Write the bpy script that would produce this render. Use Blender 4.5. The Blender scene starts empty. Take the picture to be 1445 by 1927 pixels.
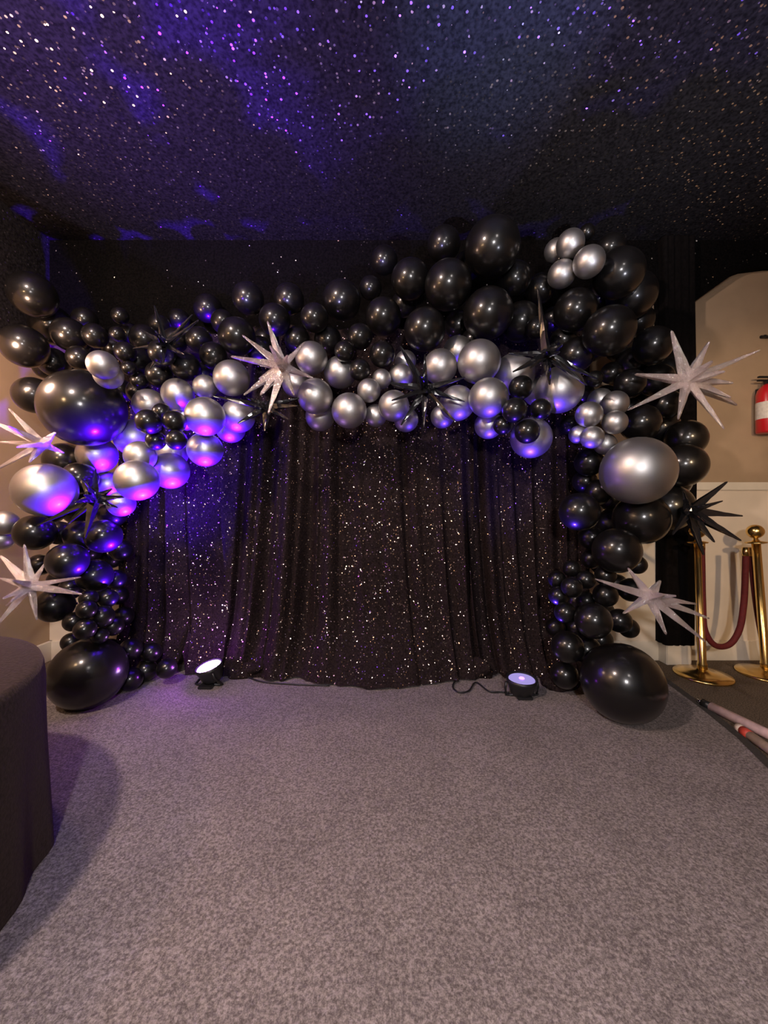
import bpy, bmesh, math, random
from mathutils import Vector, Matrix, Quaternion

# ------------------------------------------------------------------ camera, world, lights, exposure
S = bpy.context.scene
COL = S.collection
F = 725.0                      # focal length in pixels of the 1445 x 1927 frame
CX, CY, CAMZ = 722.5, 963.5, 1.3
cam_data = bpy.data.cameras.new('camera')
cam_data.sensor_fit = 'VERTICAL'
cam_data.sensor_height = 36.0
cam_data.lens = 36.0 * F / 1927.0
cam_data.clip_start = 0.02
cam = bpy.data.objects.new('camera', cam_data)
COL.objects.link(cam)
cam.location = (0, 0, CAMZ)
cam.rotation_euler = (math.radians(90), 0, 0)
S.camera = cam

world = bpy.data.worlds.new('world')
S.world = world
world.use_nodes = True
world.node_tree.nodes['Background'].inputs[0].default_value = (1.0, 0.86, 0.72, 1)
world.node_tree.nodes['Background'].inputs[1].default_value = 0.012

S.view_settings.view_transform = 'Standard'
S.view_settings.look = 'None'
S.view_settings.gamma = 1.0
S.view_settings.use_curve_mapping = False
S.view_settings.exposure = 0.0
S.cycles.use_denoising = True
S.cycles.sample_clamp_indirect = 4.0
S.cycles.max_bounces = 6


def lamp(name, kind, loc, power, color, radius=0.08, target=None, angle=60, blend=0.3):
    d = bpy.data.lights.new(name, kind)
    d.energy = power
    d.color = color
    d.shadow_soft_size = radius
    o = bpy.data.objects.new(name, d)
    COL.objects.link(o)
    o.location = loc
    if kind == 'SPOT':
        d.spot_size = math.radians(angle)
        d.spot_blend = blend
    if target is not None:
        o.rotation_euler = (Vector(target) - Vector(loc)).to_track_quat('-Z', 'Y').to_euler()
    return o


WARM = (1.0, 0.62, 0.30)
VIOLET = (0.075, 0.0, 1.0)
lamp('white_room_lamp', 'SPOT', (0.15, -1.3, 2.0), 260, (1.0, 0.93, 0.93), 0.10, (0.25, 3.0, 1.15), 92, 0.5)
lamp('white_ceiling_lamp', 'POINT', (0.9, -1.2, 3.45), 48, (1.0, 0.90, 0.86), 0.10)
lamp('warm_ceiling_lamp', 'POINT', (-1.7, 0.2, 3.45), 310, (1.0, 0.78, 0.68), 0.09)
lamp('warm_ceiling_lamp', 'POINT', (-2.3, 0.5, 2.3), 44, WARM, 0.08)
lamp('warm_wall_lamp', 'POINT', (-2.40, 2.20, 2.3), 36, (1.0, 0.62, 0.44), 0.10)
lamp('right_wall_fill', 'SPOT', (1.9, -1.0, 2.3), 290, (1.0, 0.68, 0.40), 0.08, (3.25, 3.4, 1.35), 44, 0.7)  # added fill spot that warms and brightens the right wall
lamp('violet_ceiling_spot', 'SPOT', (-2.6, -0.6, 1.0), 2500, (0.22, 0.06, 1.0), 0.05, (-1.40, 1.8, 3.65), 42, 1.0)
lamp('blue_ceiling_wash', 'SPOT', (-0.9, -0.1, 0.6), 480, (0.48, 0.44, 1.0), 0.02, (-0.9, 1.2, 3.65), 62, 0.06)  # added spot; its hard cone rim draws the diagonal edge on the ceiling
lamp('teal_ceiling_fill', 'SPOT', (0.6, -0.6, 0.8), 1500, (0.22, 0.40, 1.0), 0.04, (0.55, 1.75, 3.65), 20, 1.0)  # added narrow spot that brightens the ceiling just inside that edge
lamp('grey_ceiling_fill', 'SPOT', (1.6, -0.6, 0.9), 600, (0.85, 0.85, 1.0), 0.04, (1.75, 1.4, 3.65), 56, 1.0)  # added fill that lifts the front right of the ceiling to grey


# ------------------------------------------------------------------ helpers
def at(px, py, Y):
    """Point of the room seen at a picture position, Y metres in front of the photographer."""
    return Vector(((px - CX) / F * Y, Y, CAMZ - (py - CY) / F * Y))


def on_floor(px, py, z=0.0):
    return at(px, py, F * (CAMZ - z) / (py - CY))


def obj(name, me, parent=None, loc=None):
    o = bpy.data.objects.new(name, me)
    COL.objects.link(o)
    if parent is not None:
        o.parent = parent
    if loc is not None:
        o.location = loc
    return o


def tag(o, label=None, cat=None, group=None, kind=None):
    if label:
        o['label'] = label
    if cat:
        o['category'] = cat
    if group:
        o['group'] = group
    if kind:
        o['kind'] = kind
    return o


def thing(name, label, cat, loc=(0, 0, 0), group=None):
    o = bpy.data.objects.new(name, None)
    o.empty_display_size = 0.1
    COL.objects.link(o)
    o.location = loc
    return tag(o, label, cat, group)


def bm_mesh(name, bm, mat, smooth=False):
    me = bpy.data.meshes.new(name)
    bmesh.ops.recalc_face_normals(bm, faces=bm.faces)
    bm.to_mesh(me)
    bm.free()
    me.materials.append(mat)
    if smooth:
        for p in me.polygons:
            p.use_smooth = True
    return me


def add_box(bm, lo, hi, bevel=0.0):
    r = bmesh.ops.create_cube(bm, size=1.0)
    for v in r['verts']:
        v.co = Vector([(lo[i] + hi[i]) / 2 + v.co[i] * (hi[i] - lo[i]) for i in range(3)])
    if bevel:
        es = list({e for v in r['verts'] for e in v.link_edges})
        bmesh.ops.bevel(bm, geom=es, offset=bevel, segments=2, affect='EDGES')


def box_mesh(name, lo, hi, mat, bevel=0.0):
    bm = bmesh.new()
    add_box(bm, lo, hi, bevel)
    return bm_mesh(name, bm, mat)


def add_lathe(bm, prof, seg=32, M=None):
    """Revolve (r, z) pairs about Z."""
    M = M or Matrix.Identity(4)
    rings = []
    for r, z in prof:
        if r < 1e-6:
            rings.append([bm.verts.new(M @ Vector((0, 0, z)))])
        else:
            rings.append([bm.verts.new(M @ Vector((r * math.cos(2 * math.pi * k / seg),
                                                    r * math.sin(2 * math.pi * k / seg), z))) for k in range(seg)])
    for a, b in zip(rings, rings[1:]):
        for k in range(seg):
            l = (k + 1) % seg
            if len(a) == 1 and len(b) == 1:
                continue
            if len(a) == 1:
                bm.faces.new((a[0], b[k], b[l]))
            elif len(b) == 1:
                bm.faces.new((a[k], a[l], b[0]))
            else:
                bm.faces.new((a[k], a[l], b[l], b[k]))


def lathe_mesh(name, prof, mat, seg=32, M=None, smooth=True):
    bm = bmesh.new()
    add_lathe(bm, prof, seg, M)
    return bm_mesh(name, bm, mat, smooth)


def add_tube(bm, pts, r, seg=10):
    """Tube along points; r is one radius or one per point."""
    n = len(pts)
    pts = [Vector(p) for p in pts]
    rr = r if isinstance(r, (list, tuple)) else [r] * n
    rings = []
    up = Vector((0.13, 0.21, 0.97))
    for i, p in enumerate(pts):
        t = (pts[min(i + 1, n - 1)] - pts[max(i - 1, 0)]).normalized()
        a = t.cross(up)
        if a.length < 1e-3:
            a = t.cross(Vector((1, 0, 0)))
        a.normalize()
        b = t.cross(a).normalized()
        rings.append([bm.verts.new(p + rr[i] * (a * math.cos(2 * math.pi * k / seg) + b * math.sin(2 * math.pi * k / seg)))
                      for k in range(seg)])
    for a, b in zip(rings, rings[1:]):
        for k in range(seg):
            l = (k + 1) % seg
            bm.faces.new((a[k], a[l], b[l], b[k]))
    bm.faces.new(rings[0][::-1])
    bm.faces.new(rings[-1])


def tube_mesh(name, pts, r, mat, seg=10):
    bm = bmesh.new()
    add_tube(bm, pts, r, seg)
    return bm_mesh(name, bm, mat, True)


def spline(pts, n=8):
    """Catmull-Rom through points."""
    P = [Vector(p) for p in pts]
    P = [P[0] * 2 - P[1]] + P + [P[-1] * 2 - P[-2]]
    out = []
    for i in range(1, len(P) - 2):
        for k in range(n):
            t = k / n
            a, b, c, d = P[i - 1], P[i], P[i + 1], P[i + 2]
            out.append(0.5 * ((2 * b) + (c - a) * t + (2 * a - 5 * b + 4 * c - d) * t * t + (3 * b - a - 3 * c + d) * t ** 3))
    out.append(P[-2])
    return out


# ------------------------------------------------------------------ materials
def new_mat(name):
    m = bpy.data.materials.new(name)
    m.use_nodes = True
    nt = m.node_tree
    return m, nt, nt.nodes['Principled BSDF']


def plain(name, col, rough=0.5, metal=0.0, spec=0.5, noise=0.0, scale=20.0, bump=0.0, coat=0.0):
    m, nt, b = new_mat(name)
    b.inputs['Base Color'].default_value = (*col, 1)
    b.inputs['Roughness'].default_value = rough
    b.inputs['Metallic'].default_value = metal
    b.inputs['Specular IOR Level'].default_value = spec
    b.inputs['Coat Weight'].default_value = coat
    b.inputs['Coat Roughness'].default_value = 0.17
    if noise or bump:
        tc = nt.nodes.new('ShaderNodeTexCoord')
        nz = nt.nodes.new('ShaderNodeTexNoise')
        nz.inputs['Scale'].default_value = scale
        nz.inputs['Detail'].default_value = 5
        nt.links.new(tc.outputs['Object'], nz.inputs['Vector'])
        if noise:
            cr = nt.nodes.new('ShaderNodeValToRGB')
            cr.color_ramp.elements[0].position = 0.3
            cr.color_ramp.elements[1].position = 0.7
            cr.color_ramp.elements[0].color = (*[c * (1 - noise) for c in col], 1)
            cr.color_ramp.elements[1].color = (*[min(1, c * (1 + noise)) for c in col], 1)
            nt.links.new(nz.outputs['Fac'], cr.inputs['Fac'])
            nt.links.new(cr.outputs['Color'], b.inputs['Base Color'])
        if bump:
            bp = nt.nodes.new('ShaderNodeBump')
            bp.inputs['Strength'].default_value = bump
            bp.inputs['Distance'].default_value = 0.01
            nt.links.new(nz.outputs['Fac'], bp.inputs['Height'])
            nt.links.new(bp.outputs['Normal'], b.inputs['Normal'])
    return m


def emit(name, col, strength):
    m, nt, b = new_mat(name)
    b.inputs['Base Color'].default_value = (0, 0, 0, 1)
    b.inputs['Emission Color'].default_value = (*col, 1)
    b.inputs['Emission Strength'].default_value = strength
    return m


def glitter(name, base, flake_col, scale, tilt, rough, share, base_rough=0.8, mottling=0.35, metal=1.0):
    """Cloth or paint strewn with small tilted reflecting flakes (one voronoi cell = one flake)."""
    m, nt, b = new_mat(name)
    L = nt.links.new
    tc = nt.nodes.new('ShaderNodeTexCoord')
    vo = nt.nodes.new('ShaderNodeTexVoronoi')
    vo.inputs['Scale'].default_value = scale
    L(tc.outputs['Object'], vo.inputs['Vector'])
    sub = nt.nodes.new('ShaderNodeVectorMath'); sub.operation = 'SUBTRACT'
    L(vo.outputs['Color'], sub.inputs[0]); sub.inputs[1].default_value = (0.5, 0.5, 0.5)
    mul = nt.nodes.new('ShaderNodeVectorMath'); mul.operation = 'SCALE'
    L(sub.outputs[0], mul.inputs[0]); mul.inputs['Scale'].default_value = tilt
    ge = nt.nodes.new('ShaderNodeNewGeometry')
    ad = nt.nodes.new('ShaderNodeVectorMath'); ad.operation = 'ADD'
    L(ge.outputs['Normal'], ad.inputs[0]); L(mul.outputs[0], ad.inputs[1])
    nm = nt.nodes.new('ShaderNodeVectorMath'); nm.operation = 'NORMALIZE'
    L(ad.outputs[0], nm.inputs[0])
    # dull ground
    nz = nt.nodes.new('ShaderNodeTexNoise'); nz.inputs['Scale'].default_value = scale * 0.9; nz.inputs['Detail'].default_value = 4
    L(tc.outputs['Object'], nz.inputs['Vector'])
    cr = nt.nodes.new('ShaderNodeValToRGB')
    cr.color_ramp.elements[0].position = 0.35; cr.color_ramp.elements[1].position = 0.65
    cr.color_ramp.elements[0].color = (*[c * (1 - mottling) for c in base], 1)
    cr.color_ramp.elements[1].color = (*[c * (1 + mottling) for c in base], 1)
    L(nz.outputs['Fac'], cr.inputs['Fac'])
    L(cr.outputs['Color'], b.inputs['Base Color'])
    b.inputs['Roughness'].default_value = base_rough
    b.inputs['Specular IOR Level'].default_value = 0.04
    fl = nt.nodes.new('ShaderNodeBsdfPrincipled')
    fl.inputs['Base Color'].default_value = (*flake_col, 1)
    fl.inputs['Metallic'].default_value = metal
    fl.inputs['Roughness'].default_value = rough
    L(nm.outputs[0], fl.inputs['Normal'])
    # only some cells carry a flake, and the flake is smaller than its cell
    sx = nt.nodes.new('ShaderNodeSeparateColor')
    wn = nt.nodes.new('ShaderNodeTexWhiteNoise')
    L(vo.outputs['Color'], wn.inputs['Vector'])
    lt = nt.nodes.new('ShaderNodeMath'); lt.operation = 'LESS_THAN'; lt.inputs[1].default_value = share
    L(wn.outputs['Value'], lt.inputs[0])
    ds = nt.nodes.new('ShaderNodeMath'); ds.operation = 'LESS_THAN'; ds.inputs[1].default_value = 0.42
    L(vo.outputs['Distance'], ds.inputs[0])
    mm = nt.nodes.new('ShaderNodeMath'); mm.operation = 'MULTIPLY'
    L(lt.outputs[0], mm.inputs[0]); L(ds.outputs[0], mm.inputs[1])
    mx = nt.nodes.new('ShaderNodeMixShader')
    L(mm.outputs[0], mx.inputs[0]); L(b.outputs[0], mx.inputs[1]); L(fl.outputs[0], mx.inputs[2])
    L(mx.outputs[0], nt.nodes['Material Output'].inputs['Surface'])
    nt.nodes.remove(sx)
    return m


def carpet_mat(name, c0, c1, c2, scale=170.0):
    m, nt, b = new_mat(name)
    L = nt.links.new
    tc = nt.nodes.new('ShaderNodeTexCoord')
    nz = nt.nodes.new('ShaderNodeTexNoise'); nz.inputs['Scale'].default_value = scale; nz.inputs['Detail'].default_value = 3
    nz.inputs['Roughness'].default_value = 0.7
    L(tc.outputs['Object'], nz.inputs['Vector'])
    cr = nt.nodes.new('ShaderNodeValToRGB')
    e = cr.color_ramp.elements
    e[0].position = 0.36; e[0].color = (*c0, 1)
    e[1].position = 0.66; e[1].color = (*c2, 1)
    k = e.new(0.5); k.color = (*c1, 1)
    L(nz.outputs['Fac'], cr.inputs['Fac'])
    n2 = nt.nodes.new('ShaderNodeTexNoise'); n2.inputs['Scale'].default_value = 3.0; n2.inputs['Detail'].default_value = 4
    L(tc.outputs['Object'], n2.inputs['Vector'])
    mr = nt.nodes.new('ShaderNodeMapRange')
    mr.inputs['From Min'].default_value = 0.3; mr.inputs['From Max'].default_value = 0.7
    mr.inputs['To Min'].default_value = 0.88; mr.inputs['To Max'].default_value = 1.1
    L(n2.outputs['Fac'], mr.inputs['Value'])
    mu = nt.nodes.new('ShaderNodeVectorMath'); mu.operation = 'SCALE'
    L(cr.outputs['Color'], mu.inputs[0]); L(mr.outputs[0], mu.inputs['Scale'])
    L(mu.outputs[0], b.inputs['Base Color'])
    b.inputs['Roughness'].default_value = 0.95
    b.inputs['Specular IOR Level'].default_value = 0.1
    bp = nt.nodes.new('ShaderNodeBump'); bp.inputs['Strength'].default_value = 0.4; bp.inputs['Distance'].default_value = 0.006
    L(nz.outputs['Fac'], bp.inputs['Height']); L(bp.outputs['Normal'], b.inputs['Normal'])
    return m


M_BLACK = plain('black_latex', (0.004, 0.0035, 0.0035), 0.40, 0, 0.25, coat=0.75)
M_SILVER = plain('silver_chrome_latex', (0.52, 0.51, 0.505), 0.46, 1.0, coat=0.5)
M_FOIL = plain('silver_foil', (1.0, 0.90, 0.89), 0.20, 0.90, scale=16, bump=1.0)
M_BFOIL = plain('black_foil', (0.010, 0.010, 0.012), 0.14, 0, 0.7)
M_SEQUIN = glitter('black_sequin_cloth', (0.018, 0.012, 0.012), (0.95, 0.80, 0.66), 95, 1.2, 0.20, 0.17, mottling=0.5)
M_CEIL = glitter('black_glitter_ceiling', (0.014, 0.0125, 0.014), (0.95, 0.86, 0.80), 62, 0.80, 0.30, 0.17, mottling=0.5)
M_HEADG = glitter('black_glitter_header', (0.003, 0.0025, 0.0025), (0.9, 0.8, 0.7), 70, 1.5, 0.30, 0.012, mottling=0.5)
M_HEADER = plain('black_header_paint', (0.008, 0.007, 0.007), 0.8, noise=0.4, scale=60, spec=0.2)
M_CLOTHK = plain('black_cloth', (0.004, 0.003, 0.003), 0.9, noise=0.4, scale=40, spec=0.08, bump=0.2)
M_CARPET = carpet_mat('grey_flecked_carpet', (0.105, 0.088, 0.086), (0.195, 0.166, 0.161), (0.33, 0.285, 0.275), 110.0)
M_FLOOR = carpet_mat('brown_floor_carpet', (0.05, 0.04, 0.03), (0.12, 0.09, 0.065), (0.2, 0.155, 0.11), 120)
M_BINDING = plain('dark_carpet_binding', (0.035, 0.030, 0.027), 0.85, noise=0.3, scale=80)
M_WALL = plain('tan_wall_paint', (0.36, 0.255, 0.16), 0.8, noise=0.06, scale=6, bump=0.05)
M_WAINS = plain('cream_wainscot_paint', (0.66, 0.57, 0.46), 0.6, noise=0.05, scale=5)
M_TRIM = plain('white_trim_paint', (0.66, 0.60, 0.50), 0.5, noise=0.04, scale=8)
M_TABLE = plain('dark_brown_tablecloth', (0.030, 0.021, 0.019), 0.9, noise=0.35, scale=90, spec=0.05, bump=0.3)
_b = M_TABLE.node_tree.nodes['Principled BSDF']
_b.inputs['Sheen Weight'].default_value = 0.10
_b.inputs['Sheen Roughness'].default_value = 0.4
_b.inputs['Sheen Tint'].default_value = (1.0, 0.72, 0.62, 1)
M_BRASS = plain('polished_brass', (0.80, 0.55, 0.20), 0.22, 1.0, noise=0.05, scale=10)
M_VELVET = plain('red_velvet', (0.085, 0.002, 0.003), 0.8, noise=0.2, scale=60)
M_RED = plain('red_enamel', (0.50, 0.012, 0.018), 0.3, coat=0.5, noise=0.05, scale=10)
M_WHITE = plain('white_paper_label', (0.62, 0.58, 0.52), 0.6, noise=0.12, scale=50)
M_DARKP = plain('black_plastic', (0.012, 0.012, 0.013), 0.4, noise=0.1, scale=30)
M_CHROME = plain('chrome', (0.8, 0.8, 0.8), 0.15, 1.0, noise=0.02)
M_PINK = plain('pink_plastic_tube', (0.72, 0.52, 0.54), 0.45, noise=0.15, scale=25)
M_BEIGE = plain('beige_plastic_tube', (0.62, 0.50, 0.42), 0.5, noise=0.15, scale=25)
M_REDBAND = plain('red_band', (0.55, 0.06, 0.04), 0.5, noise=0.1, scale=20)
M_LENS = emit('violet_lens_glow', (0.72, 0.45, 1.0), 45)
M_LENS2 = emit('lavender_lens_glow', (0.42, 0.34, 0.80), 0.9)
M_LED = emit('violet_led_glow', (0.35, 0.06, 1.0), 12)

# ------------------------------------------------------------------ the room
ZC, YB, XL, XR = 3.65, 3.40, -2.94, 4.2
YN = -3.0


def struct(name, me):
    return tag(obj(name, me), kind='structure')


struct('floor', box_mesh('floor', (XL - 0.1, YN, -0.1), (XR + 0.1, YB + 0.1, 0), M_FLOOR))
struct('ceiling', box_mesh('ceiling', (XL - 0.1, YN, ZC), (XR + 0.1, YB + 0.1, ZC + 0.1), M_CEIL))
struct('wall_back', box_mesh('wall_back', (XL - 0.1, YB, 0), (XR + 0.1, YB + 0.1, ZC), M_WALL))
struct('wall_left', box_mesh('wall_left', (XL - 0.1, YN, 0), (XL, YB, ZC), M_WALL))
struct('wall_right', box_mesh('wall_right', (XR, YN, 0), (XR + 0.1, YB, ZC), M_WALL))
RAIL = CAMZ + (CY - 908) / F * YB
bm = bmesh.new()
add_box(bm, (XL, YB - 0.012, 0), (XR, YB, RAIL - 0.03))
struct('trim_1', bm_mesh('wainscot', bm, M_WAINS))
bm = bmesh.new()
add_box(bm, (XL, YB - 0.035, RAIL - 0.07), (XR, YB, RAIL), 0.006)
struct('trim_2', bm_mesh('chair_rail', bm, M_TRIM))
struct('baseboard_back', box_mesh('baseboard_back', (XL, YB - 0.03, 0), (XR, YB, 0.17), M_TRIM, 0.004))
struct('baseboard_left', box_mesh('baseboard_left', (XL, YN, 0), (XL + 0.03, YB, 0.17), M_TRIM, 0.004))
# pilaster with a white plinth block
struct('trim_3', box_mesh('plinth', (2.40, 3.27, 0), (2.615, YB, 0.175), M_TRIM, 0.006))


def header(name, pts, y0, y1):
    """Black header panel: an outline in the XZ plane, with depth."""
    bm = bmesh.new()
    a = [bm.verts.new((x, y0, z)) for x, z in pts]
    b = [bm.verts.new((x, y1, z)) for x, z in pts]
    bm.faces.new(a)
    bm.faces.new(b[::-1])
    for i in range(len(pts)):
        j = (i + 1) % len(pts)
        bm.faces.new((a[i], b[i], b[j], a[j]))
    return struct(name, bm_mesh('black_header', bm, M_HEADG))


def xz(px, py, Y):
    p = at(px, py, Y)
    return (p.x, p.z)


Yh = 3.33
header('trim_4', [(XL, ZC), (XL, xz(0, 640, Yh)[1])] + [xz(1195, 640, Yh), xz(1195, 527, Yh), xz(1262, 525, Yh), xz(1306, 568, Yh),
       xz(1345, 540, Yh), xz(1385, 512, Yh), xz(1402, 506, Yh), xz(1450, 500, Yh), (XR, xz(1450, 498, Yh)[1]), (XR, ZC)], Yh, YB)
bm = bmesh.new()
add_box(bm, (XL, 1.0, CAMZ + (CY - 628) / F * 2.95), (XL + 0.05, Yh, ZC))
struct('trim_5', bm_mesh('black_header_left', bm, M_CEIL))

# black cloth wrapped round the pilaster, hanging from the header down to the plinth
bm = bmesh.new()
rng = random.Random(3)
nz_, nc = 26, 28
z0, z1 = 0.17, ZC - 0.01
rows = []
for i in range(nz_ + 1):
    z = z0 + (z1 - z0) * i / nz_
    flare = max(0.0, (z - 3.05) / 0.6) * 0.02
    row = []
    for k in range(nc + 1):
        t = k / nc
        # U-shaped wrap: left flank, front, right flank
        if t < 0.25:
            x, y = 2.385, YB - 0.005 - (YB - 3.265) * t / 0.25
        elif t < 0.75:
            x, y = 2.385 + (2.635 - 2.385) * (t - 0.25) / 0.5, 3.265
        else:
            x, y = 2.635, 3.265 + (YB - 0.005 - 3.265) * (t - 0.75) / 0.25
        w = 0.008 * math.sin(k * 1.9 + z * 1.3) + 0.006 * math.sin(k * 3.7 - z * 2.1)
        if 0.25 <= t <= 0.75:
            y += w - 0.008
        else:
            x += w * 0.6 + (-flare if t < 0.25 else flare)
        row.append(bm.verts.new((x, y, z)))
    rows.append(row)
for a, b in zip(rows, rows[1:]):
    for k in range(nc):
        bm.faces.new((a[k], a[k + 1], b[k + 1], b[k]))
tag(obj('pilaster_drape', bm_mesh('pilaster_drape', bm, M_CLOTHK, True)),
    'black cloth wrapped round the wall pilaster above its white plinth block', 'drape')

# ------------------------------------------------------------------ stage carpet
cp = [(2.16, 3.06), (2.19, 3.25), (-2.32, 3.25), (-2.42, 2.9), (-2.5, 1.0), (-2.5, -2.6), (1.45, -2.6),
      (1.60, 0.3), (1.75, 1.2), (1.95, 1.96), (2.03, 2.2), (2.09, 2.5), (2.13, 2.8)]
carpet = thing('stage_carpet', 'large grey flecked carpet in front of the sequin curtains', 'carpet', (0, 1, 0))
bm = bmesh.new()
top = [bm.verts.new((x, y - 1, 0.014)) for x, y in cp]
bot = [bm.verts.new((x, y - 1, 0.0)) for x, y in cp]
bm.faces.new(top)
for i in range(len(cp)):
    j = (i + 1) % len(cp)
    bm.faces.new((top[i], bot[i], bot[j], top[j]))
obj('pile', bm_mesh('carpet_pile', bm, M_CARPET), carpet)
bm = bmesh.new()
edge = [(2.18, 3.2)] + [(2.16, 3.06), (2.13, 2.8), (2.09, 2.5), (2.03, 2.2), (1.95, 1.96), (1.75, 1.2), (1.60, 0.3), (1.45, -2.6)]
prev = None
for x, y in edge:
    q = [bm.verts.new((x - 0.02, y - 1, 0.017)), bm.verts.new((x + 0.03, y - 1, 0.017)), bm.verts.new((x + 0.05, y - 1, 0.0))]
    if prev:
        for k in range(2):
            bm.faces.new((prev[k], prev[k + 1], q[k + 1], q[k]))
    prev = q
obj('edge_binding', bm_mesh('edge_binding', bm, M_BINDING), carpet)['label'] = 'dark binding strip along the carpet edge'

# ------------------------------------------------------------------ sequin curtains
def curtain(name, label, px0, px1, Yc, top_z, seed, hem, fold=13.0, amp=0.045, wide=None, notch=None):
    """Hanging panel with soft folds; hem(t) = how far the foot is kicked forward and pooled."""
    rg = random.Random(seed)
    x0, x1 = (px0 - CX) / F * Yc, (px1 - CX) / F * Yc
    nx, nz2 = int((x1 - x0) * 130), 70
    ph = [rg.uniform(0, 6.28) for _ in range(6)]
    bm = bmesh.new()
    grid = []
    for j in range(nz2 + 1):
        v = j / nz2                         # 0 top, 1 foot
        row = []
        for i in range(nx + 1):
            t = i / nx
            x = x0 + (x1 - x0) * t
            lean = 0.16 * v * v * math.sin(x * 2.1 + ph[0])
            u = x + lean
            a = amp * (0.55 + 0.45 * v)
            if wide:
                a *= 1 - 0.75 * math.exp(-((x - wide[0]) / wide[1]) ** 2)
            k = fold
            s = max(0.0, (v - 0.80) / 0.20)
            a *= (0.72 + 0.38 * math.sin(3.1 * u + ph[4]) + 0.22 * math.sin(7.3 * u + ph[5])) * (1 - 0.45 * s)
            y = Yc + a * (math.sin(k * u + 2.6 * math.sin(2.9 * u + ph[1] + 0.5 * v)) * 0.65
                          + 0.35 * math.sin(k * 2.1 * u + ph[2] + 0.8 * v) + 0.25 * math.sin(k * 0.37 * u + ph[3]))
            h = hem(t)
            y -= h * s ** 2.2
            z = top_z * (1 - v) + 0.02 * v
            if s > 0:
                z = z + 0.02 * s * math.sin(u * 31 + ph[4]) * (1 - s)
            zf = 0.018
            if v == 1 or s > 0.92:
                z = max(z, zf + 0.012 * (1 + math.sin(u * 40 + ph[5])) * (0.6 if s > 0.92 else 0))
            if notch and v > 0.9:
                d = 1 - abs(x - notch[0]) / notch[1]
                if d > 0:
                    z += notch[2] * d * s
            xx = x + 0.018 * math.sin(k * 1.4 * u + ph[2]) * v
            row.append(bm.verts.new((xx, y, z)))
        grid.append(row)
    for a_, b_ in zip(grid, grid[1:]):
        for i in range(nx):
            bm.faces.new((a_[i], a_[i + 1], b_[i + 1], b_[i]))
    o = obj(name, bm_mesh(name, bm, M_SEQUIN, True))
    return tag(o, label, 'curtain', 'sequin curtains of the backdrop')


Zt = 2.78
curtain('sequin_curtain', 'black sequin curtain panel on the left, washed violet by the floor spotlight', 222, 440, 3.20, Zt, 1,
        lambda t: 0.10 + 0.10 * t, 33, 0.060, notch=((357 - CX) / F * 3.2, 0.05, 0.17))
curtain('sequin_curtain', 'wide middle black sequin curtain panel pooling on the carpet', 424, 890, 3.10, Zt, 5,
        lambda t: 0.12 + 0.20 * math.exp(-((t - 0.62) / 0.28) ** 2), 29, 0.085, wide=(0.40, 0.15))
curtain('sequin_curtain', 'black sequin curtain panel on the right behind the dim spotlight', 880, 1108, 3.14, Zt, 9,
        lambda t: 0.12 + 0.10 * t, 32, 0.072)

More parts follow.
